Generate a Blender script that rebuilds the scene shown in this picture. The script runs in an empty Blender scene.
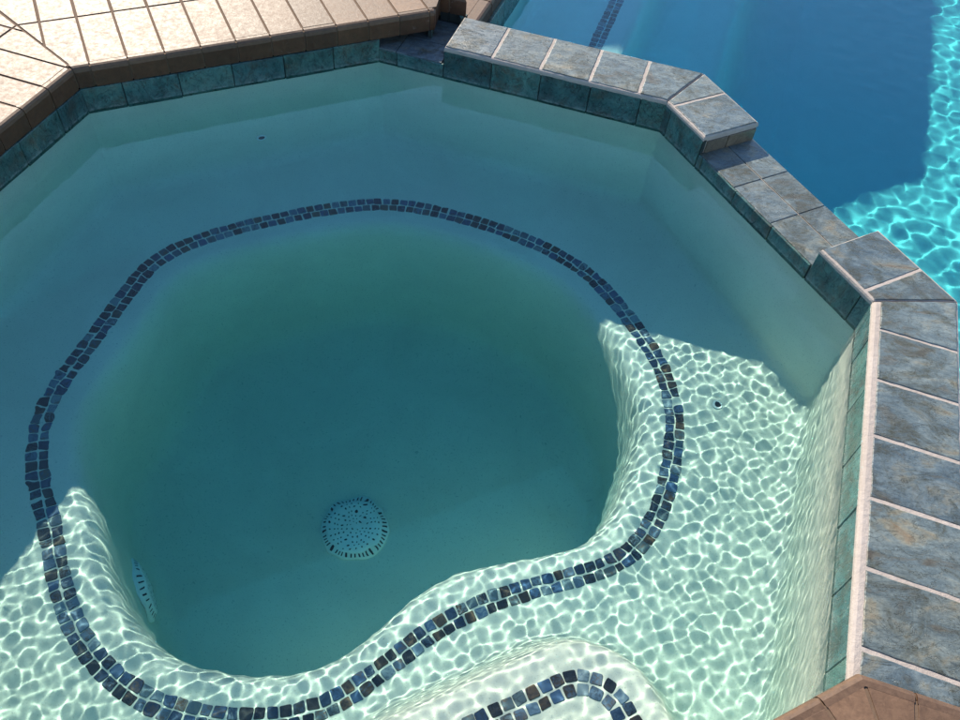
import bpy, bmesh, math, random
import numpy as np
from mathutils import Vector, Matrix

S = bpy.context.scene
COL = S.collection
R = math.radians
rnd = random.Random(7)

# ------------------------------------------------------------------ camera
F_PX, NX, NY, CAM_H = 814.34, 403.9, 1010.9, 1.45
nd = Vector(((NX - 480) / F_PX, (NY - 360) / F_PX, 1.0)).normalized()
cz = -nd
cf = Vector((0, 0, 1)); cy = (cf - cf.dot(cz) * cz).normalized(); cx = cy.cross(cz)
cam = bpy.data.cameras.new('camera'); co = bpy.data.objects.new('camera', cam); COL.objects.link(co)
m = Matrix(((cx[0], -cx[1], -cx[2]), (cy[0], -cy[1], -cy[2]), (cz[0], -cz[1], -cz[2])))
co.matrix_world = Matrix.Translation((0, 0, CAM_H)) @ m.to_4x4()
cam.sensor_width = 36; cam.lens = F_PX / 960 * 36
cam.clip_start = 0.05; cam.clip_end = 500
S.camera = co

# ------------------------------------------------------------------ light
SUN_EL, SUN_AZ = R(33), math.atan2(-.495, .87)          # compass angle from +Y towards +X
w = bpy.data.worlds.new('World'); S.world = w; w.use_nodes = True
wn = w.node_tree; bg = wn.nodes['Background']
sk = wn.nodes.new('ShaderNodeTexSky'); sk.sky_type = 'NISHITA'; sk.sun_disc = False
sk.sun_elevation = SUN_EL; sk.sun_rotation = SUN_AZ
sk.ozone_density = 3.0; sk.dust_density = 0.0; sk.air_density = 1.0
wn.links.new(sk.outputs[0], bg.inputs[0]); bg.inputs[1].default_value = 0.115
sl = bpy.data.lights.new('sun', 'SUN'); sl.energy = 4.4; sl.angle = R(0.5); sl.color = (1.0, .88, .72)
so = bpy.data.objects.new('sun', sl); COL.objects.link(so)
sd = Vector((math.sin(SUN_AZ) * math.cos(SUN_EL), math.cos(SUN_AZ) * math.cos(SUN_EL), math.sin(SUN_EL)))
so.rotation_euler = (-sd).to_track_quat('-Z', 'Y').to_euler()
so.location = sd * 20
sl.cycles.is_caustics_light = True
vs = S.view_settings
vs.view_transform = 'Standard'; vs.look = 'None'; vs.gamma = 1; vs.exposure = 1.28
vs.use_curve_mapping = False
S.cycles.use_denoising = True
S.cycles.caustics_refractive = True; S.cycles.caustics_reflective = False
S.cycles.max_bounces = 14; S.cycles.transmission_bounces = 8; S.cycles.diffuse_bounces = 7
S.cycles.sample_clamp_indirect = 20

# ------------------------------------------------------------------ materials
def newmat(name):
    mt = bpy.data.materials.new(name); mt.use_nodes = True
    nt = mt.node_tree; p = nt.nodes['Principled BSDF']
    return mt, nt, p
def N(nt, t, **kw):
    n = nt.nodes.new(t)
    for k, v in kw.items():
        if k.startswith('i_'): n.inputs[int(k[2:]) if k[2:].isdigit() else k[2:]].default_value = v
        else: setattr(n, k, v)
    return n
def coords(nt, scale=(1, 1, 1), island=0.0):
    """object coordinates, shifted per loose piece so that no two tiles repeat"""
    tc = N(nt, 'ShaderNodeTexCoord'); mp = N(nt, 'ShaderNodeMapping'); mp.inputs['Scale'].default_value = scale
    if island:
        g = N(nt, 'ShaderNodeNewGeometry'); mu = N(nt, 'ShaderNodeVectorMath', operation='SCALE')
        cb = N(nt, 'ShaderNodeCombineXYZ')
        mm = N(nt, 'ShaderNodeMath', operation='MULTIPLY'); mm.inputs[1].default_value = 17.3
        nt.links.new(g.outputs['Random Per Island'], mm.inputs[0])
        nt.links.new(mm.outputs[0], cb.inputs[0]); nt.links.new(g.outputs['Random Per Island'], cb.inputs[1]); nt.links.new(mm.outputs[0], cb.inputs[2])
        nt.links.new(cb.outputs[0], mu.inputs[0]); mu.inputs['Scale'].default_value = island
        ad = N(nt, 'ShaderNodeVectorMath', operation='ADD')
        nt.links.new(tc.outputs['Object'], ad.inputs[0]); nt.links.new(mu.outputs[0], ad.inputs[1])
        nt.links.new(ad.outputs[0], mp.inputs['Vector'])
    else: nt.links.new(tc.outputs['Object'], mp.inputs['Vector'])
    return mp.outputs[0]
def noise(nt, vec, scale, detail=5, rough=.6, dist=0.0):
    n = N(nt, 'ShaderNodeTexNoise'); n.inputs['Scale'].default_value = scale; n.inputs['Detail'].default_value = detail
    n.inputs['Roughness'].default_value = rough; n.inputs['Distortion'].default_value = dist
    nt.links.new(vec, n.inputs['Vector']); return n.outputs['Fac']
def ramp(nt, fac, stops, interp='LINEAR'):
    r = N(nt, 'ShaderNodeValToRGB'); e = r.color_ramp; e.interpolation = interp
    while len(e.elements) > 1: e.elements.remove(e.elements[-1])
    e.elements[0].position = stops[0][0]; e.elements[0].color = (*stops[0][1], 1)
    for p_, c_ in stops[1:]:
        q = e.elements.new(p_); q.color = (*c_, 1)
    nt.links.new(fac, r.inputs[0]); return r.outputs[0]
def mix(nt, fac, a, b, mode='MIX'):
    x = N(nt, 'ShaderNodeMix', data_type='RGBA', blend_type=mode)
    if isinstance(fac, (int, float)): x.inputs[0].default_value = fac
    else: nt.links.new(fac, x.inputs[0])
    for i, v in ((6, a), (7, b)):
        if isinstance(v, tuple): x.inputs[i].default_value = (*v, 1)
        else: nt.links.new(v, x.inputs[i])
    return x.outputs[2]
def bump(nt, p, h, strength=.3, dist=.002):
    b = N(nt, 'ShaderNodeBump'); b.inputs['Strength'].default_value = strength; b.inputs['Distance'].default_value = dist
    nt.links.new(h, b.inputs['Height']); nt.links.new(b.outputs[0], p.inputs['Normal'])
def fin(nt, p, colr, rough=.6, spec=.5):
    nt.links.new(colr, p.inputs['Base Color'])
    if isinstance(rough, (int, float)): p.inputs['Roughness'].default_value = rough
    else: nt.links.new(rough, p.inputs['Roughness'])
    p.inputs['Specular IOR Level'].default_value = spec

def mat_plaster(name, base, dark, spot):
    mt, nt, p = newmat(name); v = coords(nt)
    a = noise(nt, v, 3.2, 6, .65, .6); b = noise(nt, v, 260, 2, .5)
    c = ramp(nt, a, [(.3, dark), (.7, base)])
    c = mix(nt, ramp(nt, b, [(.60, (0, 0, 0)), (.72, (1, 1, 1))]), c, spot)
    fin(nt, p, c, .8, .2); bump(nt, p, b, .25, .001); return mt
M = {}
M['plaster'] = mat_plaster('spa_plaster', (.84, .83, .72), (.72, .72, .62), (.55, .57, .49))
M['pool_plaster'] = mat_plaster('pool_plaster', (.70, .84, .82), (.62, .77, .76), (.54, .70, .69))

def mat_stone(name, cols, rough=(.28, .55), island=1.0, veins=(.10, .085, .06), sc=1.0, scale_line=False):
    mt, nt, p = newmat(name); v = coords(nt, (1, 1, 1), island)
    st = N(nt, 'ShaderNodeMapping'); st.inputs['Scale'].default_value = (1.0, 2.2, 1.0); st.inputs['Rotation'].default_value = (0, 0, R(28)); nt.links.new(v, st.inputs[0]); vs_ = st.outputs[0]
    a = noise(nt, vs_, 7 * sc, 9, .66, .7); b = noise(nt, vs_, 42 * sc, 9, .78, .5)
    c = ramp(nt, a, cols)
    c = mix(nt, 1.0, c, ramp(nt, b, [(.28, (.35,)*3), (.46, (.9,)*3), (.56, (1.0,)*3), (.74, (1.5,)*3)]), 'MULTIPLY')
    d = noise(nt, v, 10 * sc, 7, .72, 1.2); e = noise(nt, v, 150 * sc, 5, .75, .4)
    blot = ramp(nt, d, [(.49, (0,)*3), (.60, (.92,)*3)])
    c = mix(nt, mix(nt, 1.0, blot, ramp(nt, b, [(.38, (.15,)*3), (.58, (1,)*3)]), 'MULTIPLY'), c, veins)
    # thin dark cracks and pits
    n2 = noise(nt, vs_, 16 * sc, 6, .6, 1.5)
    ab = N(nt, 'ShaderNodeMath', operation='SUBTRACT'); ab.inputs[1].default_value = .5; nt.links.new(n2, ab.inputs[0])
    ab2 = N(nt, 'ShaderNodeMath', operation='ABSOLUTE'); nt.links.new(ab.outputs[0], ab2.inputs[0])
    crack = ramp(nt, ab2.outputs[0], [(0, (.75,)*3), (.012, (0,)*3)])
    c = mix(nt, mix(nt, 1.0, crack, ramp(nt, d, [(.42, (0,)*3), (.55, (1,)*3)]), 'MULTIPLY'), c, tuple(x * .5 for x in veins))
    c = mix(nt, 1.0, c, ramp(nt, e, [(.3, (.78,)*3), (.6, (1.1,)*3)]), 'MULTIPLY')
    g = N(nt, 'ShaderNodeNewGeometry')
    c = mix(nt, 1.0, c, ramp(nt, g.outputs['Random Per Island'], [(0, (.72, .75, .80)), (.35, (1.0, 1.02, 1.05)), (.65, (1.02, .96, .88)), (1, (1.25, 1.22, 1.18))]), 'MULTIPLY')
    if scale_line:                                       # chalky lime left along the water line, broken up by noise
        tc = N(nt, 'ShaderNodeTexCoord'); sx = N(nt, 'ShaderNodeSeparateXYZ'); nt.links.new(tc.outputs['Object'], sx.inputs[0])
        mr = N(nt, 'ShaderNodeMapRange'); mr.inputs[1].default_value = -.02; mr.inputs[2].default_value = .08; nt.links.new(sx.outputs[2], mr.inputs[0])
        ln = ramp(nt, mr.outputs[0], [(.17, (0,)*3), (.22, (.5,)*3), (.28, (.16,)*3), (.60, (.0,)*3), (.84, (.05,)*3)])
        lm = noise(nt, tc.outputs['Object'], 48, 7, .75, .6)
        c = mix(nt, mix(nt, 1.0, ln, ramp(nt, lm, [(.42, (.12,)*3), (.60, (1,)*3)]), 'MULTIPLY'), c, (.34, .36, .33))
    rr = ramp(nt, b, [(.3, (rough[0],)*3), (.7, (rough[1],)*3)])
    fin(nt, p, c, rr, .5)
    h = mix(nt, .5, mix(nt, .5, b, d), crack); hh = mix(nt, 1.0, mix(nt, .5, b, d), crack, 'SUBTRACT')
    bump(nt, p, hh, .7, .003); return mt
M['stone'] = mat_stone('coping_stone', [(.28, (.045, .036, .026)), (.37, (.075, .078, .066)), (.45, (.075, .105, .118)), (.55, (.115, .145, .148)), (.63, (.150, .150, .118)), (.72, (.16, .12, .075))], veins=(.034, .035, .019))
M['wtile'] = mat_stone('waterline_tile', [(.28, (.022, .03, .028)), (.40, (.030, .078, .075)), (.52, (.050, .130, .122)), (.62, (.075, .150, .132)), (.72, (.13, .125, .09))], rough=(.2, .4), veins=(.05, .05, .035), scale_line=True)
M['side_tile'] = mat_stone('block_side_tile', [(.3, (.08, .06, .04)), (.5, (.14, .105, .07)), (.7, (.18, .15, .11))])

def mat_deck(name, ca, cb_, cc):
    mt, nt, p = newmat(name); v = coords(nt, (1, 1, 1), 1.0)
    a = noise(nt, v, 5, 6, .6, .4); b = noise(nt, v, 70, 6, .7, .3)
    s = N(nt, 'ShaderNodeMapping'); s.inputs['Scale'].default_value = (6, 60, 6); s.inputs['Rotation'].default_value = (0, 0, R(35)); nt.links.new(v, s.inputs[0])
    st = noise(nt, s.outputs[0], 2, 4, .6)
    c = ramp(nt, a, [(.3, ca), (.7, cb_)])
    c = mix(nt, ramp(nt, st, [(.35, (.4,)*3), (.7, (0,)*3)]), c, cc)
    c = mix(nt, 1.0, c, ramp(nt, b, [(.3, (.72,)*3), (.6, (1.08,)*3)]), 'MULTIPLY')
    g = N(nt, 'ShaderNodeNewGeometry')
    c = mix(nt, 1.0, c, ramp(nt, g.outputs['Random Per Island'], [(0, (.78, .78, .80)), (.5, (1.0, .99, .97)), (1, (1.28, 1.24, 1.18))]), 'MULTIPLY')
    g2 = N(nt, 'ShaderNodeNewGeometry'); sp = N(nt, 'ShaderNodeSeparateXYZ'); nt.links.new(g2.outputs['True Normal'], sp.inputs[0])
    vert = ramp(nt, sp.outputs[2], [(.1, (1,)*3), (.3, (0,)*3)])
    c = mix(nt, vert, c, mix(nt, 1.0, c, (.62, .50, .42), 'MULTIPLY'))         # upright faces painted darker brown, the shaded nosing's tone put into the colour
    dep = noise(nt, v, 34, 8, .8, 1.2); dm = noise(nt, v, 6, 3, .5)
    msk = mix(nt, 1.0, ramp(nt, dep, [(.60, (0,)*3), (.66, (.7,)*3)]), ramp(nt, dm, [(.50, (0,)*3), (.62, (1,)*3)]), 'MULTIPLY')
    c = mix(nt, mix(nt, 1.0, msk, vert, 'MULTIPLY'), c, (.42, .38, .34))
    fin(nt, p, c, ramp(nt, b, [(.3, (.46,)*3), (.7, (.64,)*3)]), .33); bump(nt, p, b, .5, .0015); return mt
M['deck'] = mat_deck('deck_tile', (.100, .058, .034), (.142, .086, .053), (.078, .043, .025))
def mat_grout(name, ca, cb_, bscale=.5):
    mt, nt, p = newmat(name); v = coords(nt)
    a = noise(nt, v, 60, 6, .7); b = noise(nt, v, 7, 4, .6)
    c = mix(nt, b, mix(nt, a, ca, cb_), ca)
    fin(nt, p, c, .9, .2); bump(nt, p, a, bscale, .003); return mt
M['deck_grout'] = mat_grout('deck_grout', (.10, .065, .042), (.17, .115, .08))
M['mortar'] = mat_grout('white_mortar', (.27, .23, .20), (.52, .47, .43), 1.0)
M['dark_grout'] = mat_grout('dark_grout', (.02, .03, .03), (.05, .06, .055))
M['concrete'] = mat_grout('concrete', (.22, .19, .16), (.33, .29, .25))
M['ground'] = mat_grout('ground_soil', (.10, .10, .06), (.16, .14, .09))

def mat_mosaic():
    mt, nt, p = newmat('glass_mosaic'); v = coords(nt, (1, 1, 1), 1.0)
    g = N(nt, 'ShaderNodeNewGeometry')
    ca = ramp(nt, g.outputs['Random Per Island'], [(0, (.012, .013, .016)), (.20, (.02, .04, .085)), (.34, (.05, .10, .20)), (.50, (.12, .18, .26)),
              (.62, (.05, .032, .018)), (.72, (.02, .02, .02)), (.78, (.10, .14, .16)), (.86, (.22, .28, .32)), (.93, (.13, .08, .045))], 'CONSTANT')
    wn_ = N(nt, 'ShaderNodeTexWhiteNoise', noise_dimensions='1D'); nt.links.new(g.outputs['Random Per Island'], wn_.inputs['W'])
    cb_ = ramp(nt, wn_.outputs['Value'], [(0, (.02, .02, .02)), (.4, (.06, .10, .16)), (.75, (.13, .08, .045)), (.9, (.2, .27, .32))], 'CONSTANT')
    f = noise(nt, v, 70, 5, .7, 1.5)
    c = mix(nt, ramp(nt, f, [(.45, (0,)*3), (.62, (.8,)*3)]), ca, cb_)
    fin(nt, p, c, .25, .5); return mt
M['mosaic'] = mat_mosaic()
def plain(name, c, rough, spec=.5, var=.15):
    mt, nt, p = newmat(name); v = coords(nt)
    a = noise(nt, v, 30, 4, .6)
    fin(nt, p, mix(nt, a, tuple(x * (1 - var) for x in c), tuple(min(1, x * (1 + var)) for x in c)), rough, spec); return mt
M['plastic'] = plain('drain_plastic', (.90, .95, .95), .5)
M['hole_shade'] = plain('drain_hole_shade', (.015, .02, .025), .8)  # near-black colour standing for the shade inside openings and slots
M['wood'] = plain('shade_roof_wood', (.22, .13, .07), .7)
M['shingle'] = plain('shade_roof_shingle', (.16, .13, .11), .9)

def mat_water(name):
    mt = bpy.data.materials.new(name); mt.use_nodes = True; nt = mt.node_tree; nt.nodes.clear()
    g = nt.nodes.new('ShaderNodeBsdfGlass'); g.inputs['IOR'].default_value = 1.333; g.inputs['Roughness'].default_value = 0
    o = nt.nodes.new('ShaderNodeOutputMaterial'); nt.links.new(g.outputs[0], o.inputs[0]); return mt
M['water'] = mat_water('water')
def mat_absorb(name, c, d):
    mt = bpy.data.materials.new(name); mt.use_nodes = True; nt = mt.node_tree; nt.nodes.clear()
    o = nt.nodes.new('ShaderNodeOutputMaterial'); a = nt.nodes.new('ShaderNodeVolumeAbsorption')
    a.inputs['Color'].default_value = (*c, 1); a.inputs['Density'].default_value = d
    nt.links.new(a.outputs[0], o.inputs['Volume']); return mt
M['spa_depth'] = mat_absorb('spa_water_colour', (.49, .86, .868), 2.1)
M['pool_depth'] = mat_absorb('pool_water_colour', (0.0, .83, .87), 1.4)

# ------------------------------------------------------------------ helpers
def link(name, me, mats, parent=None, smooth=False, recv=False):
    o = bpy.data.objects.new(name, me); COL.objects.link(o)
    for k in (mats if isinstance(mats, (list, tuple)) else [mats]): me.materials.append(M[k])
    if smooth: me.polygons.foreach_set('use_smooth', [True] * len(me.polygons))
    if parent: o.parent = parent
    if recv: o.cycles.is_caustics_receiver = True
    return o
def obj(name, bm, mats, parent=None, smooth=False, recv=False):
    me = bpy.data.meshes.new(name); bmesh.ops.recalc_face_normals(bm, faces=bm.faces); bm.to_mesh(me); bm.free()
    return link(name, me, mats, parent, smooth, recv)
def raw(name, v, f, mats, parent=None, smooth=False, recv=False):
    me = bpy.data.meshes.new(name); me.from_pydata([tuple(map(float, q)) for q in v], [], f); me.update()
    return link(name, me, mats, parent, smooth, recv)
def tag(o, label=None, cat=None, group=None, kind=None):
    if label: o['label'] = label
    if cat: o['category'] = cat
    if group: o['group'] = group
    if kind: o['kind'] = kind
    return o
def thing(name, label, cat, loc=(0, 0, 0)):
    o = bpy.data.objects.new(name, None); COL.objects.link(o); o.location = loc; o.empty_display_size = .1
    return tag(o, label, cat)
def V2(x, y): return np.array([x, y], float)
def dirv(a): return V2(math.cos(R(a)), math.sin(R(a)))
def perp_l(d): return V2(-d[1], d[0])
def inter(p, d, q, e):
    A = np.array([[d[0], -e[0]], [d[1], -e[1]]]); s = np.linalg.solve(A, q - p); return p + d * s[0]
def clip(poly, p, n):                                   # keep the side where (x-p).n >= 0
    out = []
    for i in range(len(poly)):
        a, b = poly[i], poly[(i + 1) % len(poly)]
        da, db = (a - p) @ n, (b - p) @ n
        if da >= 0: out.append(a)
        if (da > 0) != (db > 0) and abs(da - db) > 1e-9: out.append(a + (b - a) * da / (da - db))
    return out
def area(poly): return .5 * sum(poly[i][0] * poly[(i + 1) % len(poly)][1] - poly[(i + 1) % len(poly)][0] * poly[i][1] for i in range(len(poly)))
def inset(poly, d):
    out = [np.array(q) for q in poly]; n = len(poly); sgn = 1 if area(poly) > 0 else -1
    for i in range(n):
        a, b = poly[i], poly[(i + 1) % n]; e = b - a; L = np.linalg.norm(e)
        if L < 1e-6: continue
        nn = perp_l(e / L) * sgn; out = clip(out, a + nn * d, nn)
        if len(out) < 3: return []
    return out
def roughen(poly, step, amp):
    out = []
    for i in range(len(poly)):
        a, b = poly[i], poly[(i + 1) % len(poly)]; L = np.linalg.norm(b - a); k = max(1, int(L / step))
        for j in range(k): out.append(a + (b - a) * j / k + V2(rnd.uniform(-amp, amp), rnd.uniform(-amp, amp)))
    return out
def prism(bm, poly, z0, z1, bev=0.0, cap0=True, mi=0):
    """extruded polygon, its top edge chamfered by bev"""
    if len(poly) < 3: return
    if area(poly) < 0: poly = poly[::-1]
    rings = [[(q[0], q[1], z0) for q in poly]]
    if bev > 0:
        c = sum(poly) / len(poly); n = len(poly)
        top = []
        for i in range(n):
            a = poly[i] - poly[i - 1]; b = poly[(i + 1) % n] - poly[i]
            na = perp_l(a) / (np.linalg.norm(a) + 1e-9); nb = perp_l(b) / (np.linalg.norm(b) + 1e-9)
            k = (na + nb) / max(.6, 1 + na @ nb); top.append(poly[i] + k * bev)
        mid = [poly[i] + (top[i] - poly[i]) * .3 for i in range(n)]
        rings.append([(q[0], q[1], z1 - bev) for q in poly])
        rings.append([(q[0], q[1], z1 - bev * .3) for q in mid])
        rings.append([(q[0], q[1], z1) for q in top])
    else: rings.append([(q[0], q[1], z1) for q in poly])
    vr = [[bm.verts.new(q) for q in r] for r in rings]; n = len(poly); fs = []
    for a, b in zip(vr, vr[1:]):
        for i in range(n): fs.append(bm.faces.new((a[i], a[(i + 1) % n], b[(i + 1) % n], b[i])))
    fs.append(bm.faces.new(vr[-1]))
    if cap0: fs.append(bm.faces.new(vr[0][::-1]))
    for f in fs: f.material_index = mi
def profile_strip(bm, P, Q, prof, nrm, mA=None, mB=None, mi=0):
    """sweep a profile [(d, z)] from P to Q; d runs along nrm; mA / mB are mitre (point, direction) pairs"""
    d = (Q - P) / np.linalg.norm(Q - P); A, B = [], []
    for (o, z) in prof:
        a, b = P + nrm * o, Q + nrm * o
        if mA is not None: a = inter(a, d, mA[0], mA[1])
        if mB is not None: b = inter(b, d, mB[0], mB[1])
        if (b - a) @ d < .001: return
        A.append(bm.verts.new((a[0], a[1], z))); B.append(bm.verts.new((b[0], b[1], z)))
    for i in range(len(prof) - 1): bm.faces.new((A[i], B[i], B[i + 1], A[i + 1])).material_index = mi
    for e in (A, B):
        if len(e) > 2: bm.faces.new(e).material_index = mi

# ------------------------------------------------------------------ plan of the place (metres, spa water level at z = 0)
pB, pC, pD, pE = V2(-1.194, 1.906), V2(-.428, 2.339), V2(.461, 2.143), V2(.916, 1.406)
pF, pG, pH, pA = V2(.680, .500), V2(-.072, .061), V2(-.961, .257), V2(-1.416, .994)
OCT = [pA, pB, pC, pD, pE, pF, pG, pH]                 # clockwise from above
CEN = V2(-.25, 1.15)
DECK, COPE, SPILL, NOSE = .135, .10, .042, .072
POOLW, POOLF, POOLC = -.10, -1.30, 0.035
SDH = V2(sd.x, sd.y) / math.cos(SUN_EL)                  # towards the sun, in plan
d76, d13 = dirv(76.3), dirv(-12.6)
Cd = pC + (pC - pB) / np.linalg.norm(pC - pB) * .185
Ce = V2(-.262, 2.545); Cf = V2(-.176, 2.533)
Cg = Cf + dirv(121) * .55
Lfar = Cg + d76 * 13
P0 = pF + dirv(-12.5) * 6
EDGE = [P0, pF, pG, pH, pA, pB, Cd, Ce, Cf, Cg, Lfar]   # edge of the raised deck, deck on its left

def bisector(p0, p1, p2):
    a = (p1 - p0) / np.linalg.norm(p1 - p0); b = (p2 - p1) / np.linalg.norm(p2 - p1)
    n = perp_l(a) + perp_l(b); return n / np.linalg.norm(n)

# ------------------------------------------------------------------ raised deck (structure)
ROW, PITCH, GAP = .268, .1005, .0035
bm = bmesh.new()
rows_for = {0: 6, 1: 10, 2: 8, 3: 8, 4: 10, 5: 10, 6: 0, 7: 0, 8: 0, 9: 8}
for k in range(len(EDGE) - 1):
    P, Q = EDGE[k], EDGE[k + 1]; L = np.linalg.norm(Q - P); d = (Q - P) / L; n = perp_l(d)
    mA = (P, bisector(EDGE[k - 1], P, Q)) if k > 0 else (P, n)
    mB = (Q, bisector(P, Q, EDGE[k + 2])) if k + 2 < len(EDGE) else (Q, n)
    off = {5: .043, 1: .092, 0: (L - .090) % PITCH}.get(k, .03)
    prof = [(.0225, DECK - .0003), (.012, DECK - .0005), (.006, DECK - .003), (.002, DECK - .008), (0, DECK - .016), (0, NOSE), (.022, NOSE)]
    i0 = -1 if k else 0
    s = off - PITCH
    # bullnose pieces along the edge
    while s < L:
        a, b = max(s, 0) + (GAP * .6 if s > 0 else 0), min(s + PITCH, L) - (GAP * .6 if s + PITCH < L else 0)
        if b - a > .004:
            j = rnd.uniform(-.0006, .0006)
            pr = [(x + j, z + j) for x, z in prof]
            profile_strip(bm, P + d * a, P + d * b, pr, n, mA if a <= 0 else None, mB if b >= L else None, 0)
        s += PITCH
    # grout body right behind the nosing
    profile_strip(bm, P, Q, [(.03, DECK - .004), (.006, DECK - .005), (.003, DECK - .012), (.003, NOSE + .002), (.03, NOSE + .002)], n, mA, mB, 1)
    # field tiles
    for r_ in range(rows_for[k]):
        n0, n1 = (0.0224 if r_ == 0 else r_ * ROW + GAP), (r_ + 1) * ROW - GAP
        ext = 2.2 + r_ * .2 if L < 3 else .3
        s = off - PITCH * math.ceil((ext + off) / PITCH)
        while s < L + ext:
            j = rnd.uniform(-.0006, .0006)
            poly = [P + d * (s + GAP) + n * n0, P + d * (s + PITCH - GAP) + n * n0, P + d * (s + PITCH - GAP) + n * n1, P + d * (s + GAP) + n * n1]
            tA = V2(mA[1][1], -mA[1][0]); tA = tA * (1 if tA @ d > 0 else -1)
            tB = V2(mB[1][1], -mB[1][0]); tB = tB * (-1 if tB @ d > 0 else 1)
            if k > 0: poly = clip(poly, mA[0] + tA * GAP, tA)
            if k == 5:                                # beside the little corner spillway the rows run on to the pool strip
                if r_ == 0: poly = clip(poly, Cd, perp_l((Ce - Cd) / np.linalg.norm(Ce - Cd)))
                else:
                    poly = clip(poly, Cf, perp_l((Cg - Cf) / np.linalg.norm(Cg - Cf)))
                    bb = bisector(Cf, Cg, Lfar); nn_ = V2(bb[1], -bb[0]); nn_ = nn_ if (Cf - Cg) @ nn_ > 0 else -nn_
                    if len(poly) > 2: poly = clip(poly, Cg + nn_ * GAP, nn_)
            elif k + 2 < len(EDGE) and len(poly) > 2: poly = clip(poly, mB[0] + tB * GAP, tB)
            if k in (1, 2, 3) and len(poly) > 2:      # keep clear of the strip along the pool
                e_ = (EDGE[0] - EDGE[1]); e_ /= np.linalg.norm(e_); poly = clip(poly, EDGE[1] - perp_l(-e_) * 0, perp_l(-e_)) if k == 1 else poly
            if len(poly) > 2 and abs(area(poly)) > 4e-5:
                prism(bm, poly, DECK - .008, DECK + j, .0015 if r_ else .0004, False, 0)
            s += PITCH
# grout bed
outer = [V2(-11, 16), V2(-11, -7), V2(P0[0], -7)]
bed = [q + 0 for q in EDGE]
for i in range(len(EDGE)):
    if 0 < i < len(EDGE) - 1:
        nb_ = bisector(EDGE[i - 1], EDGE[i], EDGE[i + 1]); bed[i] = EDGE[i] + nb_ * .02
poly = bed + outer
vv = [bm.verts.new((q[0], q[1], DECK - .0022)) for q in poly]; f = bm.faces.new(vv); f.material_index = 1; f.normal_update()
bmesh.ops.triangulate(bm, faces=[f])
deck = obj('deck', bm, ['deck', 'deck_grout'])
tag(deck, kind='structure')

# ------------------------------------------------------------------ spa
spa = thing('spa', 'octagonal raised spa with pale plaster, tiled rim and dark mosaic band', 'spa', (CEN[0], CEN[1], -.5))
spa_inv = Matrix.Translation((-CEN[0], -CEN[1], .5))
def own(o):
    o.parent = spa; o.matrix_parent_inverse = spa_inv; return o

MOS = [(-155.6, .787), (-150.6, .78), (-143.0, .786), (-136.6, .794), (-131.8, .797), (-126.7, .797), (-121.0, .793), (-115.6, .78), (-110.1, .761), (-103.9, .74), (-97.7, .715), (-92.3, .688), (-88.0, .662), (-79.7, .595), (-69.4, .536), (-60.2, .517), (-50.5, .521), (-39.1, .561), (-30.1, .622), (-24.8, .676), (-19.7, .712), (-11.9, .742), (-4.5, .76), (3.8, .785), (14.0, .818), (24.4, .828), (36.5, .835), (49.8, .853), (58.5, .849), (69.9, .838), (81.5, .840), (92.1, .853), (99.2, .855), (107.1, .844), (119.7, .838), (126.8, .848), (138.6, .872), (144.2, .882), (148.6, .876), (155.2, .846), (163.7, .824), (172.5, .821), (179.8, .834), (186.8, .833), (195.3, .815)]
_t = np.array([a for a, _ in MOS]); _r = np.array([b for _, b in MOS])
_tt = np.concatenate([_t - 360, _t, _t + 360]); _rr = np.concatenate([_r, _r, _r])
_g = np.arange(-360, 720, .5); _gr = np.interp(_g, _tt, _rr)
_k = np.exp(-.5 * (np.arange(-12, 13) / 5.) ** 2); _k /= _k.sum(); _gr = np.convolve(np.pad(_gr, 12, 'edge'), _k, 'valid')
def m_r(a): return float(np.interp((a + 180) % 360 - 180, _g, _gr))
def R_oct(a):
    d = dirv(a); best = 9
    for i in range(8):
        p, q = OCT[i], OCT[(i + 1) % 8]; e = q - p
        den = d[0] * e[1] - d[1] * e[0]
        if abs(den) < 1e-9: continue
        t = ((p - CEN)[0] * e[1] - (p - CEN)[1] * e[0]) / den; s = ((p - CEN)[0] * d[1] - (p - CEN)[1] * d[0]) / den
        if t > 0 and -1e-6 <= s <= 1 + 1e-6: best = min(best, t)
    return best
# the entry step in front: a rounded bump along the near wall
tG = (pF - pG) / np.linalg.norm(pF - pG); nG = perp_l(tG); STEP_H = .25
def step_sd(p):
    s, t = (p - pG) @ tG, (p - pG) @ nG
    # rounded box s in [.02,.665], t in [-1,.33], corner .17
    cx_, hx, rr = .3425, .3225, .17
    qx, qy = abs(s - cx_) - (hx - rr), t - (.325 - rr)
    return -(math.hypot(max(qx, 0), max(qy, 0)) + min(max(qx, qy), 0) - rr)
def floor_z(p, z):
    k = (step_sd(p) + .085) / .10; k = min(1, max(0, k)); k = k * k * (3 - 2 * k)
    return max(z, z + STEP_H * k) if z <= -.499 or True else z
PROF = [(0, 0), (.018, .002), (.034, .010), (.046, .026), (.055, .052), (.060, .09), (.063, .15), (.066, .24), (.069, .36), (.072, .46), (.077, .51), (.087, .545), (.104, .568), (.125, .577), (.25, .58)]
angs = sorted(set([round(x * .7, 4) for x in range(-257, 258)] + [round(math.degrees(math.atan2(*(q - CEN)[::-1])), 4) for q in OCT]))
angs = [a for i, a in enumerate(angs) if i == 0 or a - angs[i - 1] > .05]
angs = [a for a in angs if a < 179.8]
NB = 44
verts, faces, cols = [], [], []
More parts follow.
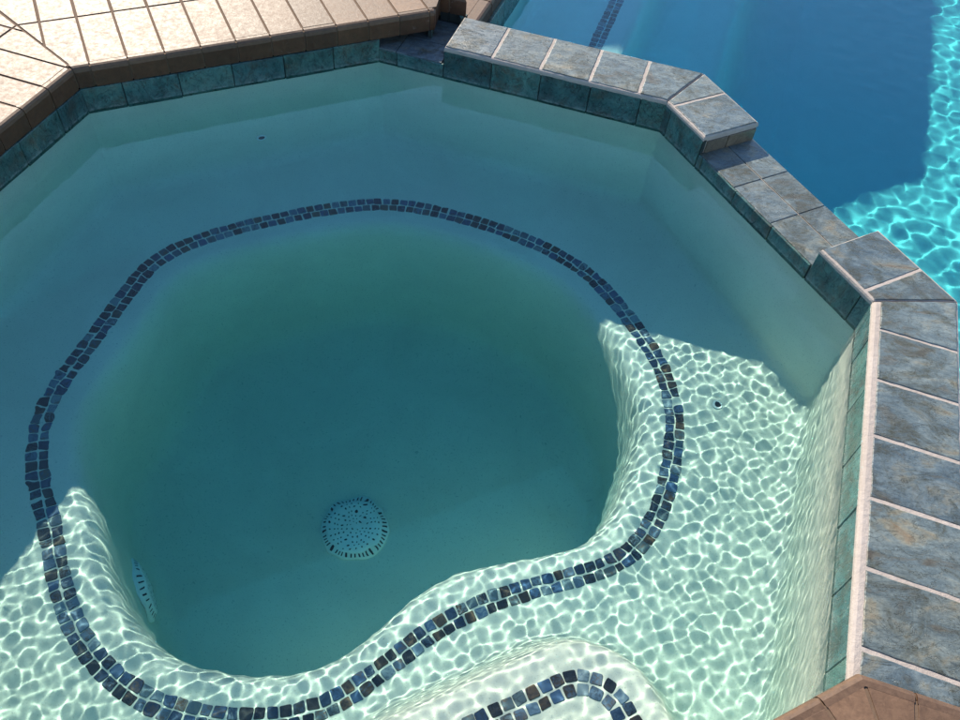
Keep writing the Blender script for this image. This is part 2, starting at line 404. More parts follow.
for a in angs:
    d = dirv(a); mr = m_r(a); ro = R_oct(a); r0 = mr - .05; col_ = []
    for k in range(1, 9): col_.append((r0 - .25) * k / 9.0 and ((r0 - .25) * k / 9.0, -1.085 + .005 * (k / 9.0)))
    for o, dz in reversed(PROF): col_.append((r0 - o, -.5 - dz))
    rin = ro - .05
    for k in range(1, NB + 1): col_.append((r0 + (rin - r0) * k / NB, -.5))
    for o, dz in ((.030, .004), (.016, .013), (.007, .026), (.002, .045), (.0, .07)): col_.append((ro - o, -.5 + dz))
    for k in range(1, 13): col_.append((ro, -.43 + (.418) * k / 12.0))
    pts = []
    for r_, z in col_:
        p = CEN + d * r_
        if r_ > r0 - .03 and z < -.1:
            kk = (step_sd(p) + .085) / .10; kk = min(1, max(0, kk)); kk = kk * kk * (3 - 2 * kk)
            z = max(z, -.5 + STEP_H * kk)
        pts.append((p[0], p[1], z))
    cols.append(pts)
nr = len(cols[0])
verts = [q for c_ in cols for q in c_]; verts.append((CEN[0], CEN[1], -1.085)); ci = len(verts) - 1
na = len(cols)
for i in range(na):
    j = (i + 1) % na
    for k in range(nr - 1): faces.append((i * nr + k, i * nr + k + 1, j * nr + k + 1, j * nr + k))
    faces.append((ci, i * nr, j * nr))
own(raw('plaster_shell', verts, faces, 'plaster', None, True, True))

def stone_box(bm, c, d, n, z, sx, sy, h=.0022, lift=0):
    a, b = sx / 2, sy / 2; bev = .0022
    j = lambda s: s + rnd.uniform(-.0009, .0009)
    base = [c + d * j(x * a) + n * j(y * b) for x, y in ((-1, -1), (1, -1), (1, 1), (-1, 1))]
    # rounded corners
    poly = []
    for i in range(4):
        p, pr, nx_ = base[i], base[i - 1], base[(i + 1) % 4]
        u = (pr - p) / np.linalg.norm(pr - p); v = (nx_ - p) / np.linalg.norm(nx_ - p)
        poly += [p + u * .003, p + (u + v) * .0009, p + v * .003]
    cc = sum(poly) / len(poly); top = [q + (cc - q) * .09 for q in poly]
    lo = [bm.verts.new((q[0], q[1], z - .006)) for q in poly]; mi_ = [bm.verts.new((q[0], q[1], z + h * .55)) for q in poly]; hi = [bm.verts.new((q[0], q[1], z + h)) for q in top]
    m_ = len(poly)
    for A_, B_ in ((lo, mi_), (mi_, hi)):
        for i in range(m_): bm.faces.new((A_[i], A_[(i + 1) % m_], B_[(i + 1) % m_], B_[i]))
    bm.faces.new(hi)
def mosaic_rows(bm, pts, z, pitch, rows, closed, stone=.0242):
    P = np.array(pts); seg = np.linalg.norm(np.diff(P, axis=0), axis=1); L = np.concatenate([[0], np.cumsum(seg)])
    for ro_ in rows:
        # resample the offset curve so that stones keep their pitch on it
        tan = np.gradient(P, axis=0); tan /= np.linalg.norm(tan, axis=1)[:, None]; nn = np.stack([-tan[:, 1], tan[:, 0]], 1)
        Q = P + nn * ro_; sg = np.linalg.norm(np.diff(Q, axis=0), axis=1); LL = np.concatenate([[0], np.cumsum(sg)])
        n_ = int(round(LL[-1] / pitch)); st = LL[-1] / n_; ph = rnd.uniform(0, .5) * st * (1 if closed else 0)
        for i in range(n_):
            if rnd.random() < .0008: continue
            s = (i * st + ph + st / 2 + rnd.uniform(-.0011, .0011)) % LL[-1]
            c = V2(np.interp(s, LL, Q[:, 0]), np.interp(s, LL, Q[:, 1])); t = V2(np.interp(s, LL, tan[:, 0]), np.interp(s, LL, tan[:, 1])); t /= np.linalg.norm(t)
            t = t + perp_l(t) * rnd.uniform(-.07, .07); t /= np.linalg.norm(t)
            stone_box(bm, c, t, perp_l(t), z + rnd.uniform(-.0004, .0004), min(stone, st - .003) * rnd.uniform(.93, 1.03), stone * rnd.uniform(.92, 1.02))
bm = bmesh.new()
path = [CEN + dirv(a) * (m_r(a)) for a in np.arange(-180, 180.01, .5)]
mosaic_rows(bm, path, -.5, .0272, (-.0138, .0138), True)
own(tag(obj('mosaic_band', bm, 'mosaic', None, False, True), 'double row of small dark blue, black and brown glass tiles round the footwell'))
bm = bmesh.new()
def step_contour(off):
    cx_, rr, hx, ty = .3425, .17, .3225, .325; pts = []
    r2 = rr - off
    for x in np.linspace(cx_ - hx + rr, cx_ + hx - rr, 30): pts.append((x, ty - off))
    for a in np.linspace(90, 0, 24)[1:]: pts.append((cx_ + hx - rr + r2 * math.cos(R(a)), ty - rr + r2 * math.sin(R(a))))
    for t in np.linspace(ty - rr, .03, 14)[1:]: pts.append((cx_ + hx - off, t))
    left = [(cx_ - hx + rr - r2 * math.sin(R(a)), ty - rr + r2 * math.cos(R(a))) for a in np.linspace(90, 0, 24)][:-1]
    left = [(cx_ - hx + off, t) for t in np.linspace(.03, ty - rr, 14)][:-1] + left
    return [pG + tG * s + nG * t for s, t in left + pts]
mosaic_rows(bm, step_contour(.082), -.25, .0272, (-.0138, .0138), False)
own(tag(obj('step_mosaic', bm, 'mosaic', None, False, True), 'double row of dark mosaic on the rounded entry step'))

# waterline tiles on the inside walls
bm = bmesh.new()
def wall_tiles(bm, P, Q, z0, z1, off, out=.004, th=.012, pitch=.155, gap=.0022, flip=1):
    L = np.linalg.norm(Q - P); d = (Q - P) / L; n = -perp_l(d) * flip      # towards the water
    P, Q = P - d * .001, Q + d * .001; L += .002; s = off - pitch
    bmq = [P + n * (out - .0035), Q + n * (out - .0035), Q - n * .008, P - n * .008]
    prism(bm, bmq, z0 + .0015, z1 - .001, 0, True, 1)
    while s < L:
        x0, x1 = max(s, 0) + gap * .5, min(s + pitch, L) - gap * .5
        if x1 - x0 > .006:
            j = rnd.uniform(-.0006, .0006); zj = z0 + rnd.uniform(-.0025, .002)
            front = [(x0, zj), (x1, zj + rnd.uniform(-.0008, .0008)), (x1, z1), (x0, z1)]
            fr = []
            for i in range(4):
                (xa, za), (xb, zb) = front[i], front[(i + 1) % 4]; kk = max(1, int(math.hypot(xb - xa, zb - za) / .02))
                for q in range(kk):
                    fr.append((xa + (xb - xa) * q / kk + rnd.uniform(-.0006, .0006), za + (zb - za) * q / kk + rnd.uniform(-.0008, .0008)))
            cxm, czm = (x0 + x1) / 2, (z0 + z1) / 2
            ring0 = [bm.verts.new((*(P + d * x - n * .006), z)) for x, z in fr]
            ring1 = [bm.verts.new((*(P + d * x + n * (out - .0015 + j)), z)) for x, z in fr]
            ring2 = [bm.verts.new((*(P + d * (x + (.0015 if x < cxm else -.0015)) + n * (out + j)), z + (.0015 if z < czm else -.0015))) for x, z in fr]
            m_ = len(fr)
            for A_, B_ in ((ring0, ring1), (ring1, ring2)):
                for i in range(m_): bm.faces.new((A_[i], A_[(i + 1) % m_], B_[(i + 1) % m_], B_[i]))
            bm.faces.new(ring2)
        s += pitch
ZB = -.016
dCD = (pD - pC) / np.linalg.norm(pD - pC); dDE = (pE - pD) / np.linalg.norm(pE - pD); dEF = (pF - pE) / np.linalg.norm(pF - pE)
S_cd = .214; S1, S2 = .187, .676
LDE = np.linalg.norm(pE - pD); LEF = np.linalg.norm(pF - pE); LCD = np.linalg.norm(pD - pC)
for i, (P, Q) in enumerate([(pA, pB), (pB, pC), (pF, pG), (pG, pH), (pH, pA)]):
    wall_tiles(bm, P, Q, ZB, NOSE - .003, [.06, .11, .05, .1, .07][i], out=.0015)
wall_tiles(bm, pC, pC + dCD * S_cd, ZB, SPILL - .003, .06)
wall_tiles(bm, pC + dCD * S_cd, pD, ZB, COPE - .013, .001)
wall_tiles(bm, pD, pD + dDE * S1, ZB, COPE - .013, .03)
wall_tiles(bm, pD + dDE * S1, pD + dDE * S2, ZB, SPILL - .003, .02)
wall_tiles(bm, pD + dDE * S2, pE, ZB, COPE - .013, .155)
wall_tiles(bm, pE, pF, ZB, COPE - .013, .12)
own(obj('waterline_tiles', bm, ['wtile', 'dark_grout'], None, False, True))

# raised wall towards the pool: core, mortar bed, stones
WID = .19
def off_corner(p0, p1, p2, o):
    a = (p1 - p0) / np.linalg.norm(p1 - p0); b = (p2 - p1) / np.linalg.norm(p2 - p1)
    return inter(p1 + perp_l(a) * o, a, p1 + perp_l(b) * o, b)
pFx = pF + dEF * .25
pCx = pC - dCD * .05
def wline(o):                                           # the wall's centre polyline offset o outwards
    s = pC + dCD * S_cd; return [pCx + perp_l(dCD) * o, off_corner(pC, pD, pE, o), off_corner(pD, pE, pF, o), pFx + perp_l(dEF) * o]
bm = bmesh.new()
def band(bm, o0, o1, z0, z1, mi=0, bev=0.0):
    A, B = wline(o0), wline(o1)
    for i in range(3): prism(bm, [A[i], A[i + 1], B[i + 1], B[i]], z0, z1, bev, True, mi)
band(bm, .014, WID - .004, POOLF - .05, SPILL - .010)
own(obj('wall_core', bm, 'pool_plaster', None, False, True))
bm = bmesh.new()                                        # tile on the pool side
for P, Q in ((Cd, Ce), (Ce, Cf), (Cf, Cg)):              # riser under the deck's corner
    wall_tiles(bm, P, Q, -.02, NOSE - .002, .03, out=-.016, flip=1)
for P, Q in ((pC + dCD * .33, pD), (pD, pE), (pE, pFx)):
    i = [tuple(pC + dCD * .33), tuple(pD), tuple(pE)].index(tuple(P))
    A = wline(WID); P2 = [pC + dCD * .33 + perp_l(dCD) * WID, A[1], A[2]][i]; Q2 = [A[1], A[2], A[3]][i]
    wall_tiles(bm, P2, Q2, POOLW - .06, SPILL - .012 if i else SPILL - .012, .05, out=.003, flip=-1)
own(obj('outer_tiles', bm, ['wtile', 'dark_grout'], None, False, True))

def seg_frame(P, d): return lambda s, o: P + d * s + perp_l(d) * o
fCD, fDE, fEF = seg_frame(pC, dCD), seg_frame(pD, dDE), seg_frame(pE, dEF)
def mitre_at(p0, p1, p2): return (p1, bisector(p0, p1, p2))
def side(mt, ref):                                     # half plane of a mitre that holds ref
    n = V2(mt[1][1], -mt[1][0]); return (mt[0], n if (ref - mt[0]) @ n > 0 else -n)
mD, mE = mitre_at(pC, pD, pE), mitre_at(pD, pE, pF)
def coping(name, parts, label=None):
    """parts: (frame, s0, s1, joints, mitres, inner inset)"""
    bmb, bms = bmesh.new(), bmesh.new()
    for fr, s0, s1, joints, mits, ins in parts:
        ref = fr((s0 + s1) / 2, WID / 2)
        lo = [fr(s0, -.004), fr(s1, -.004), fr(s1, WID + .004), fr(s0, WID + .004)]
        ext = .3
        a0 = s0 - (ext if 'A' in mits else 0); a1 = s1 + (ext if 'B' in mits else 0)
        ms = ([side(mits['A'], ref)] if 'A' in mits else []) + ([side(mits['B'], ref)] if 'B' in mits else [])
        body = [fr(a0, .008), fr(a1, .008), fr(a1, WID - .004), fr(a0, WID - .004)]
        bed_ = [fr(a0, -.004), fr(a1, -.004), fr(a1, WID + .004), fr(a0, WID + .004)]
        for p_, n_ in ms:
            body = clip(body, p_, n_); bed_ = clip(bed_, p_, n_)
        prism(bmb, body, SPILL - .010, COPE - .016, 0, True, 0)
        prism(bmb, roughen(bed_, .015, .0008) if False else bed_, COPE - .016, COPE - .0008, .007, True, 0)
        js = [a0] + [j for j in joints] + [a1]
        for x0, x1 in zip(js, js[1:]):
            g0 = .004; q = [fr(x0 + g0, .002 + ins), fr(x1 - g0, .002 + ins), fr(x1 - g0, WID - .003), fr(x0 + g0, WID - .003)]
            for p_, n_ in ms: q = clip(q, p_ + n_ * .004, n_)
            if len(q) > 2 and abs(area(q)) > 1e-4:
                prism(bms, roughen(q, .014, .0009), COPE - .010, COPE + .001 + rnd.uniform(-.0007, .0007), .0022, False, 0)
    o = own(obj(name, bmb, 'mortar', None, False, True))
    if label: o['label'] = label
    t = obj('stone_tiles', bms, 'stone'); t.parent = o
    return o
coping('coping', [(fCD, S_cd, LCD, [S_cd + .152 * i for i in (1, 2, 3, 4)], {'B': mD}, 0.0),
                  (fDE, 0, S1, [.030], {'A': mD}, 0.0)], 'stone-topped rim ending in a square block beside the spillway')
coping('coping', [(fDE, S2, LDE, [S2 + .155], {'B': mE}, .001),
                  (fEF, 0, LEF + .19, [.092 + .1572 * i for i in range(6)], {'A': mE}, .012)], 'stone-topped rim along the right side with a pale mortar edge')
# block side faces beside the spillways
for fr, s, sgn, th in ((fDE, S1, 1, .0), (fDE, S2, -1, 0), (fCD, S_cd, -1, 0)):
    bm = bmesh.new()
    for a, b in ((.012, .085), (.089, WID - .002)):
        q = [fr(s - sgn * .004, a), fr(s - sgn * .004, b), fr(s + sgn * .004, b), fr(s + sgn * .004, a)]
        prism(bm, q, SPILL + .001, COPE - .018, .001, True, 0)
    own(obj('block_side', bm, 'side_tile'))
# spillway floors
bm = bmesh.new()
prism(bm, [fDE(S1 - .02, .006), fDE(S2 + .02, .006), fDE(S2 + .02, WID + .002), fDE(S1 - .02, WID + .002)], SPILL - .012, SPILL - .0025, .002, True, 1)
for o0, o1 in ((.001, .098), (.101, WID + .004)):
    s = S1 - .012
    js = [S1 - .01, S1 + .160, S1 + .318, S2 + .005]
    for x0, x1 in zip(js, js[1:]):
        prism(bm, roughen([fDE(x0 + .0012, o0), fDE(x1 - .0012, o0), fDE(x1 - .0012, o1), fDE(x0 + .0012, o1)], .02, .0005), SPILL - .010, SPILL + rnd.uniform(-.0004, .0004), .002, False, 0)
own(tag(obj('spillway', bm, ['stone', 'concrete']), 'low spillway of grey stone tiles between two raised rim blocks'))
bm = bmesh.new()
q = [pC + perp_l(dCD) * .001 - dCD * .05, fCD(S_cd - .004, .001), fCD(S_cd - .004, WID + .004), V2(-.17, 2.56), V2(-.33, 2.60)]
prism(bm, q, POOLF, SPILL - .002, .002, True, 1)
js = [-.05, .055, .206]
for x0, x1 in zip(js, js[1:]):
    for o0, o1 in ((.0, .1), (.103, .236)):
        pl = [fCD(x0 + .001, o0), fCD(x1 - .001, o0), fCD(x1 - .001, o1), fCD(x0 + .001, o1)]
        prism(bm, pl, SPILL - .006, SPILL + .0005, .001, False, 0)
own(tag(obj('corner_spillway', bm, ['stone', 'dark_grout']), 'low corner spillway in shade beside the sunlit deck'))

# fittings
def disc_fitting(name, R0, h, holes, slots, nrm_holes=True):
    """domed round cover, dark faces standing for its shaded holes and rim slots, axis +z"""
    bm = bmesh.new(); prof = [(R0, 0), (R0, h * .25), (R0 * .97, h * .35), (R0 * .83, h * .78), (R0 * .80, h * .9), (R0 * .62, h), (R0 * .30, h * 1.04), (0, h * 1.05)]
    n = 72; rings = []
    for r_, z in prof[:-1]: rings.append([bm.verts.new((r_ * math.cos(2 * math.pi * i / n), r_ * math.sin(2 * math.pi * i / n), z)) for i in range(n)])
    for a, b in zip(rings, rings[1:]):
        for i in range(n): bm.faces.new((a[i], a[(i + 1) % n], b[(i + 1) % n], b[i]))
    tip = bm.verts.new((0, 0, prof[-1][1]))
    for i in range(n): bm.faces.new((rings[-1][i], rings[-1][(i + 1) % n], tip))
    def hz(r_):
        for (ra, za), (rb, zb) in zip(prof, prof[1:]):
            if rb <= r_ <= ra: return za + (zb - za) * (ra - r_) / max(1e-6, ra - rb)
        return h
    for rr_, cnt, hr in holes:
        for i in range(cnt):
            a = 2 * math.pi * (i + (.5 if cnt % 2 else 0)) / cnt; x, y = rr_ * math.cos(a), rr_ * math.sin(a)
            vs_ = [bm.verts.new((x + hr * math.cos(q * math.pi / 4), y + hr * math.sin(q * math.pi / 4), hz(rr_) + .0008)) for q in range(8)]
            f = bm.faces.new(vs_); f.material_index = 1
    for i in range(slots):
        a = 2 * math.pi * i / slots; w_ = .0022 * R0 / .1
        e, t = (math.cos(a), math.sin(a)), (-math.sin(a), math.cos(a))
        q = []
        for rr_, s_ in ((R0 * .955, -1), (R0 * .955, 1), (R0 * .845, 1), (R0 * .845, -1)): q.append(bm.verts.new((e[0] * rr_ + t[0] * w_ * s_, e[1] * rr_ + t[1] * w_ * s_, hz(rr_) + .0010)))
        f = bm.faces.new(q); f.material_index = 1
    me = bpy.data.meshes.new(name); bm.normal_update(); bm.to_mesh(me); bm.free(); return me
hol = [(.012, 5, .0020), (.024, 10, .0024), (.036, 16, .0024), (.048, 20, .0026), (.060, 22, .0026), (.073, 24, .0026)]
me = disc_fitting('drain_cover', .1, .022, hol, 46)
o = link('drain_cover', me, ['plastic', 'hole_shade'], None, True, True); o.location = (-.310, 1.094, -1.083); own(o)
bm = bmesh.new(); bmesh.ops.create_circle(bm, cap_ends=True, segments=24, radius=.008)
o['label'] = 'round perforated drain cover on the footwell floor'
bm.free()
o = link('suction_cover', disc_fitting('suction_cover', .088, .024, [h_ for h_ in hol if h_[0] < .07], 30), ['plastic', 'hole_shade'], None, True, True)
ang = -146.0; dd = dirv(ang); rad = m_r(ang) - .05 - .064
nz = Vector((-dd[0], -dd[1], .02)).normalized(); o.rotation_mode = 'QUATERNION'; o.rotation_quaternion = nz.to_track_quat('Z', 'Y')
pp = CEN + dd * (rad - .004); o.location = (pp[0], pp[1], -.88); own(o); o['label'] = 'round slotted suction cover low on the left footwell wall'
def jet(name, loc, nrm, r0, label):
    bm = bmesh.new(); n = 28
    prof = [(r0 * 1.7, 0), (r0 * 1.6, .0025), (r0 * 1.1, .003), (r0, .0015), (r0 * .95, -.004)]
    rings = [[bm.verts.new((r_ * math.cos(2 * math.pi * i / n), r_ * math.sin(2 * math.pi * i / n), z)) for i in range(n)] for r_, z in prof]
    for a, b in zip(rings, rings[1:]):
        for i in range(n): bm.faces.new((a[i], a[(i + 1) % n], b[(i + 1) % n], b[i]))
    f = bm.faces.new([bm.verts.new((v.co.x, v.co.y, .0022)) for v in rings[3]]); f.material_index = 1  # dark disc standing for the shaded jet opening
    me = bpy.data.meshes.new(name); bm.normal_update(); bm.to_mesh(me); bm.free()
    o = link(name, me, ['plastic', 'hole_shade'], None, False, True); o.rotation_mode = 'QUATERNION'; o.rotation_quaternion = Vector(nrm).to_track_quat('Z', 'Y'); o.location = loc; own(o); o['label'] = label
nBC = -perp_l((pC - pB) / np.linalg.norm(pC - pB))
pj = V2(-.784, 2.138); tbc = (pC - pB) / np.linalg.norm(pC - pB); pj = pB + tbc * ((pj - pB) @ tbc) + nBC * .0015
jet('jet_fitting', (pj[0], pj[1], -.36), (nBC[0], nBC[1], 0), .010, 'small round jet in the far wall')
jet('jet_fitting', (.663, 1.369, -.4985), (0, 0, 1), .008, 'small round air jet in the sunlit bench')

# ------------------------------------------------------------------ pool
pool = thing('swimming_pool', 'blue swimming pool beyond the spa with shaded ledge and mosaic line', 'pool', (1.5, 4, POOLF))
pool_inv = Matrix.Translation((-1.5, -4, -POOLF))
def ownp(o):
    o.parent = pool; o.matrix_parent_inverse = pool_inv; return o
nP = V2(d76[1], -d76[0])
def fP(s, n_): return Cd + d76 * s + nP * n_
PE = .092                                               # pool edge, right of Cd
FARS = 7.2
wO = (pC + perp_l(dCD) * (WID - .06), dCD)               # a line inside the raised wall: the pool's parts end there
def s_start(n_): return float((inter(fP(0, n_), d76, wO[0], wO[1]) - fP(0, n_)) @ d76)
# ledge along the left side, extruded profile
prof = [(PE + .002, POOLC - .06), (PE + .004, POOLW - .02), (PE + .008, -.33), (PE + .016, -.37), (PE + .035, -.395), (PE + .06, -.40), (.46, -.402), (.50, -.408), (.53, -.425), (.55, -.46), (.555, -.58), (.59, -.70), (.61, -.74), (.65, -.757), (.86, -.76), (.90, -.77), (.93, -.80), (.95, -.88), (1.0, -1.14), (1.04, -1.22), (1.12, -1.28), (1.25, POOLF)]
verts, faces = [], []
ns = 60
for i in range(ns + 1):
    for n_, z in prof:
        sa = s_start(n_) if n_ < .9 else s_start(.9) ; s = sa + (FARS - sa) * i / ns; q = fP(s, n_); verts.append((q[0], q[1], z))
m_ = len(prof)
for i in range(ns):
    for k in range(m_ - 1): faces.append((i * m_ + k, i * m_ + k + 1, (i + 1) * m_ + k + 1, (i + 1) * m_ + k))
ownp(raw('entry_ledge', verts, faces, 'pool_plaster', None, True, True))
NE = [pF + dirv(-12.5) * .0, P0]
far_l, far_r = fP(FARS, PE), V2(7.0, 9.0)
v = [(*fP(-.2, 1.2), POOLF), (*fP(FARS + .1, 1.2), POOLF), (7.2, 9.4, POOLF), (7.2, -1.3, POOLF), (pF[0] - .1, -.2, POOLF), (pF[0] - .1, 1.2, POOLF), (.55, 1.9, POOLF)]
ownp(raw('floor', v, [(0, 6, 5, 4, 3, 2, 1)], 'pool_plaster', None, False, True))
# side walls: near side (under the raised deck), far side, right side
def vwall(bm, P, Q, z0, z1):
    a = [bm.verts.new((*P, z0)), bm.verts.new((*Q, z0)), bm.verts.new((*Q, z1)), bm.verts.new((*P, z1))]; bm.faces.new(a)
bm = bmesh.new()
near0, near1 = pF + dirv(-12.5) * .10 + dirv(77.5) * .012, P0 + dirv(-12.5) * .6 + dirv(77.5) * .012
vwall(bm, near0, near1, POOLF, NOSE + .01); vwall(bm, far_l, V2(7.0, far_l[1]), POOLF, POOLC - .02); vwall(bm, V2(6.9, -1.3), V2(6.9, 9.4), POOLF, POOLC - .02)
ownp(obj('side_wall', bm, 'pool_plaster', None, False, True))
bm = bmesh.new()
wall_tiles(bm, fP(.05, PE + .004), fP(FARS, PE + .004), POOLW - .05, POOLC - .055, .1, out=.006, flip=1)
wall_tiles(bm, near0 + dirv(-12.5) * .12, near1, POOLW - .05, NOSE - .003, .1, out=.006, flip=-1)
ownp(obj('waterline_tiles', bm, ['wtile', 'dark_grout'], None, False, True))
bm = bmesh.new()
mosaic_rows(bm, [fP(s, .422) for s in np.arange(s_start(.44) + .02, FARS - .1, .02)], -.4015, .030, (-.0150, .0150), False, .0262)
ownp(tag(obj('mosaic_line', bm, 'mosaic', None, False, True), 'double row of dark mosaic along the shaded pool ledge'))
# pool coping strip and far paving
bm = bmesh.new()
s = -.3; jn = .094
while s < FARS:
    a, b = s + .003, s + .155 - .003
    for n0, n1 in ((-.20, PE - .045), (-.50, -.206)):
        pl = [fP(a, n0), fP(b, n0), fP(b, n1), fP(a, n1)]
        pl = clip(pl, Cf, -perp_l((Cg - Cf) / np.linalg.norm(Cg - Cf)))
        pl = clip(pl, pC + perp_l(dCD) * (WID + .003), perp_l(dCD)) if len(pl) > 2 else pl
        if len(pl) > 2: prism(bm, pl, POOLC - .01, POOLC + rnd.uniform(-.0005, .0005), .0015, False, 0)
    if s > .0: profile_strip(bm, fP(a, PE), fP(b, PE), [(.045, POOLC - .0005), (.012, POOLC), (.005, POOLC - .003), (0, POOLC - .012), (0, POOLC - .052), (.02, POOLC - .052)], -nP, None, None, 0)
    s += .155
pl = clip([fP(-.3, PE - .004), fP(FARS, PE - .004), fP(FARS, -.6), fP(-.3, -.6)], pC + perp_l(dCD) * (WID + .002), perp_l(dCD))
pl = clip(pl, Cf, -perp_l((Cg - Cf) / np.linalg.norm(Cg - Cf)))
prism(bm, pl, POOLC - .05, POOLC - .004, 0, True, 1)
ownp(tag(obj('coping', bm, ['deck', 'deck_grout']), 'tan tiled edge at the left side of the pool'))
# paving round the far sides of the pool, and the ground out to the horizon
v, f = [], []
def quad(x0, y0, x1, y1, z):
    i = len(v); v.extend([(x0, y0, z), (x1, y0, z), (x1, y1, z), (x0, y1, z)]); f.append((i, i + 1, i + 2, i + 3))
fy = float(far_l[1])
quad(6.9, -7, 12, 16, POOLC); quad(float(far_l[0]) - .2, fy + .002, 6.898, 16, POOLC)
tag(raw('paving', v, f, 'deck'), kind='structure')
v, f = [], []
G_ = 300
for x0, y0, x1, y1 in ((-G_, 16, G_, G_), (-G_, -G_, G_, -7), (-G_, -7, -11, 16), (12, -7, G_, 16)): quad(x0, y0, x1, y1, -.03)
tag(raw('ground', v, f, 'ground'), kind='structure')

# ------------------------------------------------------------------ water: wavy surfaces (refracting sheets) and the coloured bodies under them
def waves(X, Y, seed, comps):
    g = np.random.default_rng(seed); Z = 0 * X
    for cnt, l0, l1, amp in comps:
        for i in range(cnt):
            lam = l0 * (l1 / l0) ** g.random(); k = 2 * np.pi / lam; th = g.random() * 2 * np.pi
            Z = Z + amp * lam ** 2 * np.cos(k * (X * np.cos(th) + Y * np.sin(th)) + g.random() * 6.28)
    return Z
def pip(X, Y, poly):
    ins = np.zeros(X.shape, bool); n = len(poly)
    for i in range(n):
        x1, y1 = poly[i]; x2, y2 = poly[(i + 1) % n]
        if y1 == y2: continue
        c = ((y1 > Y) != (y2 > Y)) & (X < (x2 - x1) * (Y - y1) / (y2 - y1) + x1); ins ^= c
    return ins
def sheet(poly, z, step, seed, comps, mod=None):
    P = np.array(poly); x0, y0 = P.min(0) - step; x1, y1 = P.max(0) + step
    xs = np.arange(x0, x1, step); ys = np.arange(y0, y1, step); X, Y = np.meshgrid(xs, ys)
    Z = waves(X, Y, seed, comps) * (mod(X, Y) if mod else 1) + z
    nx_, ny_ = len(xs), len(ys)
    ins = pip(X + step / 2, Y + step / 2, [tuple(q) for q in poly])[:-1, :-1]
    I = np.arange(nx_ * ny_).reshape(ny_, nx_)
    jj, ii = np.nonzero(ins)
    F = np.stack([I[jj, ii], I[jj, ii + 1], I[jj + 1, ii + 1], I[jj + 1, ii]], 1)
    used, inv = np.unique(F, return_inverse=True)
    return np.stack([X.ravel(), Y.ravel(), Z.ravel()], 1)[used], inv.reshape(F.shape)
def water_mesh(name, sheets):
    VV, FF, n0 = [], [], 0
    for v_, f_ in sheets: VV.append(v_); FF.append(f_ + n0); n0 += len(v_)
    VV = np.concatenate(VV); F = np.concatenate(FF)
    me = bpy.data.meshes.new(name); me.vertices.add(len(VV)); me.vertices.foreach_set('co', VV.ravel())
    me.loops.add(F.size); me.loops.foreach_set('vertex_index', F.ravel().astype(np.int32))
    me.polygons.add(len(F)); me.polygons.foreach_set('loop_start', np.arange(0, F.size, 4, dtype=np.int32)); me.polygons.foreach_set('loop_total', np.full(len(F), 4, np.int32))
    me.update(calc_edges=True)
    o = link(name, me, 'water', None, True); o.cycles.is_caustics_caster = True
    return tag(o, kind='structure')
def offs(poly, o):                                      # clockwise polygon pushed outwards by o
    n = len(poly); out = []
    for i in range(n):
        p0, p1, p2 = poly[i - 1], poly[i], poly[(i + 1) % n]; out.append(off_corner(p0, p1, p2, o))
    return out
o3 = offs(OCT, WID - .015)
far_w = [pA + V2(-.80, -.1), pA + V2(-.70, .3), pB + V2(-.31, .37), Cd + V2(-.26, .40), Cd + V2(-.06, .05)]   # unseen sheet added inside the deck; its length sets how far sun reaches
spa_poly = far_w + [fCD(.10, WID - .015), o3[3], o3[4], pF + V2(.17, -.02), pG + V2(.03, -.05), pH + V2(-.04, -.04)]
def calm(X, Y):                                         # the water is quieter at the far end
    t = np.clip((np.hypot(X + .45, Y - 1.7) - .30) / .55, 0, 1); k = .30 + .70 * t * t * (3 - 2 * t)
    dist = 9 + 0 * X
    for P, Q in ((pA, pB), (pB, pC), (pC, pD)):
        d = (Q - P) / np.linalg.norm(Q - P); n = -perp_l(d); dist = np.minimum(dist, (X - P[0]) * n[0] + (Y - P[1]) * n[1])
    u = np.clip((dist - .01) / .22, 0, 1); return k * (.04 + .96 * u * u * (3 - 2 * u))  # also flattened by the sunward walls to sharpen the cast shadow edge
pool_poly = [fP(FARS + .02, PE - .03), V2(6.95, fy + .05), V2(6.95, -1.2), near0 + dirv(-12.5) * .1 - dirv(77.5) * .03, pF + dEF * .06 + perp_l(dEF) * (WID - .02),
             off_corner(pD, pE, pF, WID - .02), off_corner(pC, pD, pE, WID - .02), pC + dCD * .28 + perp_l(dCD) * (WID - .02), fP(.02, PE - .02)]
pool_in = list(pool_poly); pool_in[6] = inter(fCD(0, .059), dCD, fDE(0, WID - .02), dDE); pool_in[7] = fCD(.28, .059)
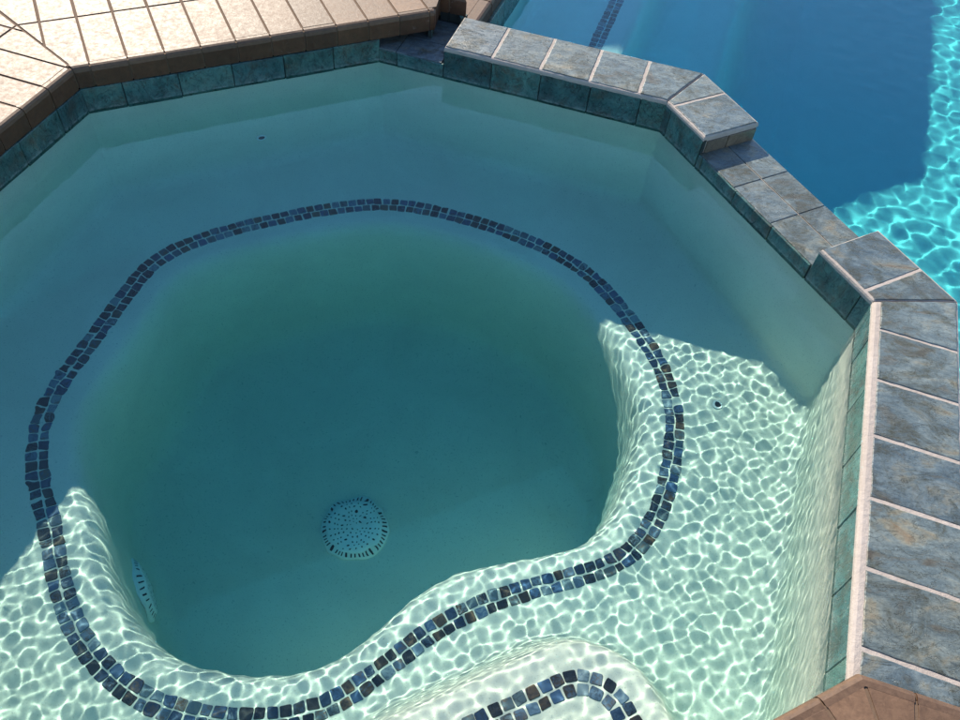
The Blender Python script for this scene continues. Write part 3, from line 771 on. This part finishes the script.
water_mesh('water', [sheet(spa_poly, 0.0, .0036, 11, [(80, .018, .050, .0104), (8, .15, .4, .0012)], calm),
                     sheet(pool_in, POOLW, .0095, 5, [(70, .035, .11, .0040), (10, .4, .9, .0003)])])
def body(name, poly, z0, z1, mat):
    bm = bmesh.new(); prism(bm, [np.array(q) for q in poly], z0, z1, 0, True)
    bm.normal_update(); bmesh.ops.triangulate(bm, faces=[f for f in bm.faces if len(f.verts) > 4])
    return tag(obj(name, bm, mat), kind='structure')
body('spa_water_body', offs(OCT, .012), -1.14, .008, 'spa_depth')
body('pool_water_body', [np.array(q) for q in pool_poly], POOLF - .02, POOLW + .012, 'pool_depth')

# ------------------------------------------------------------------ unseen octagonal roof on posts, added to throw the shade over the pool
GR = 2.6; EAVE = 1.9
_tr = math.tan(math.asin(math.cos(SUN_EL) / 1.333))
GC = V2(1.86, 3.05) + SDH * ((POOLW - POOLF) * _tr + (EAVE - POOLW) / math.tan(SUN_EL)) + dirv(143.2) * GR; gz = thing('shade_roof', 'unseen octagonal roof on posts, added to shade the pool', 'shade_roof', (GC[0], GC[1], DECK))
def owng(o):
    o.parent = gz; o.matrix_parent_inverse = Matrix.Translation((-GC[0], -GC[1], -DECK)); return o
gv = [GC + dirv(-36.8 + 45 * i) * GR for i in range(8)]
bm = bmesh.new()
apex = bm.verts.new((*GC, EAVE + .55)); lo = [bm.verts.new((*q, EAVE)) for q in gv]; bt = [bm.verts.new((*q, EAVE - .06)) for q in gv]; ab = bm.verts.new((*GC, EAVE + .45))
for i in range(8):
    j = (i + 1) % 8; bm.faces.new((lo[i], lo[j], apex)); bm.faces.new((bt[i], bt[j], lo[j], lo[i])); bm.faces.new((bt[j], bt[i], ab))
owng(obj('roof', bm, 'shingle'))
for i in range(8):
    q = GC + dirv(-36.8 + 45 * i) * (GR - .35); bm = bmesh.new()
    prism(bm, [q + V2(x, y) for x, y in ((-.06, -.06), (.06, -.06), (.06, .06), (-.06, .06))], DECK + .003, EAVE + .02, .004)
    owng(obj('post', bm, 'wood'))
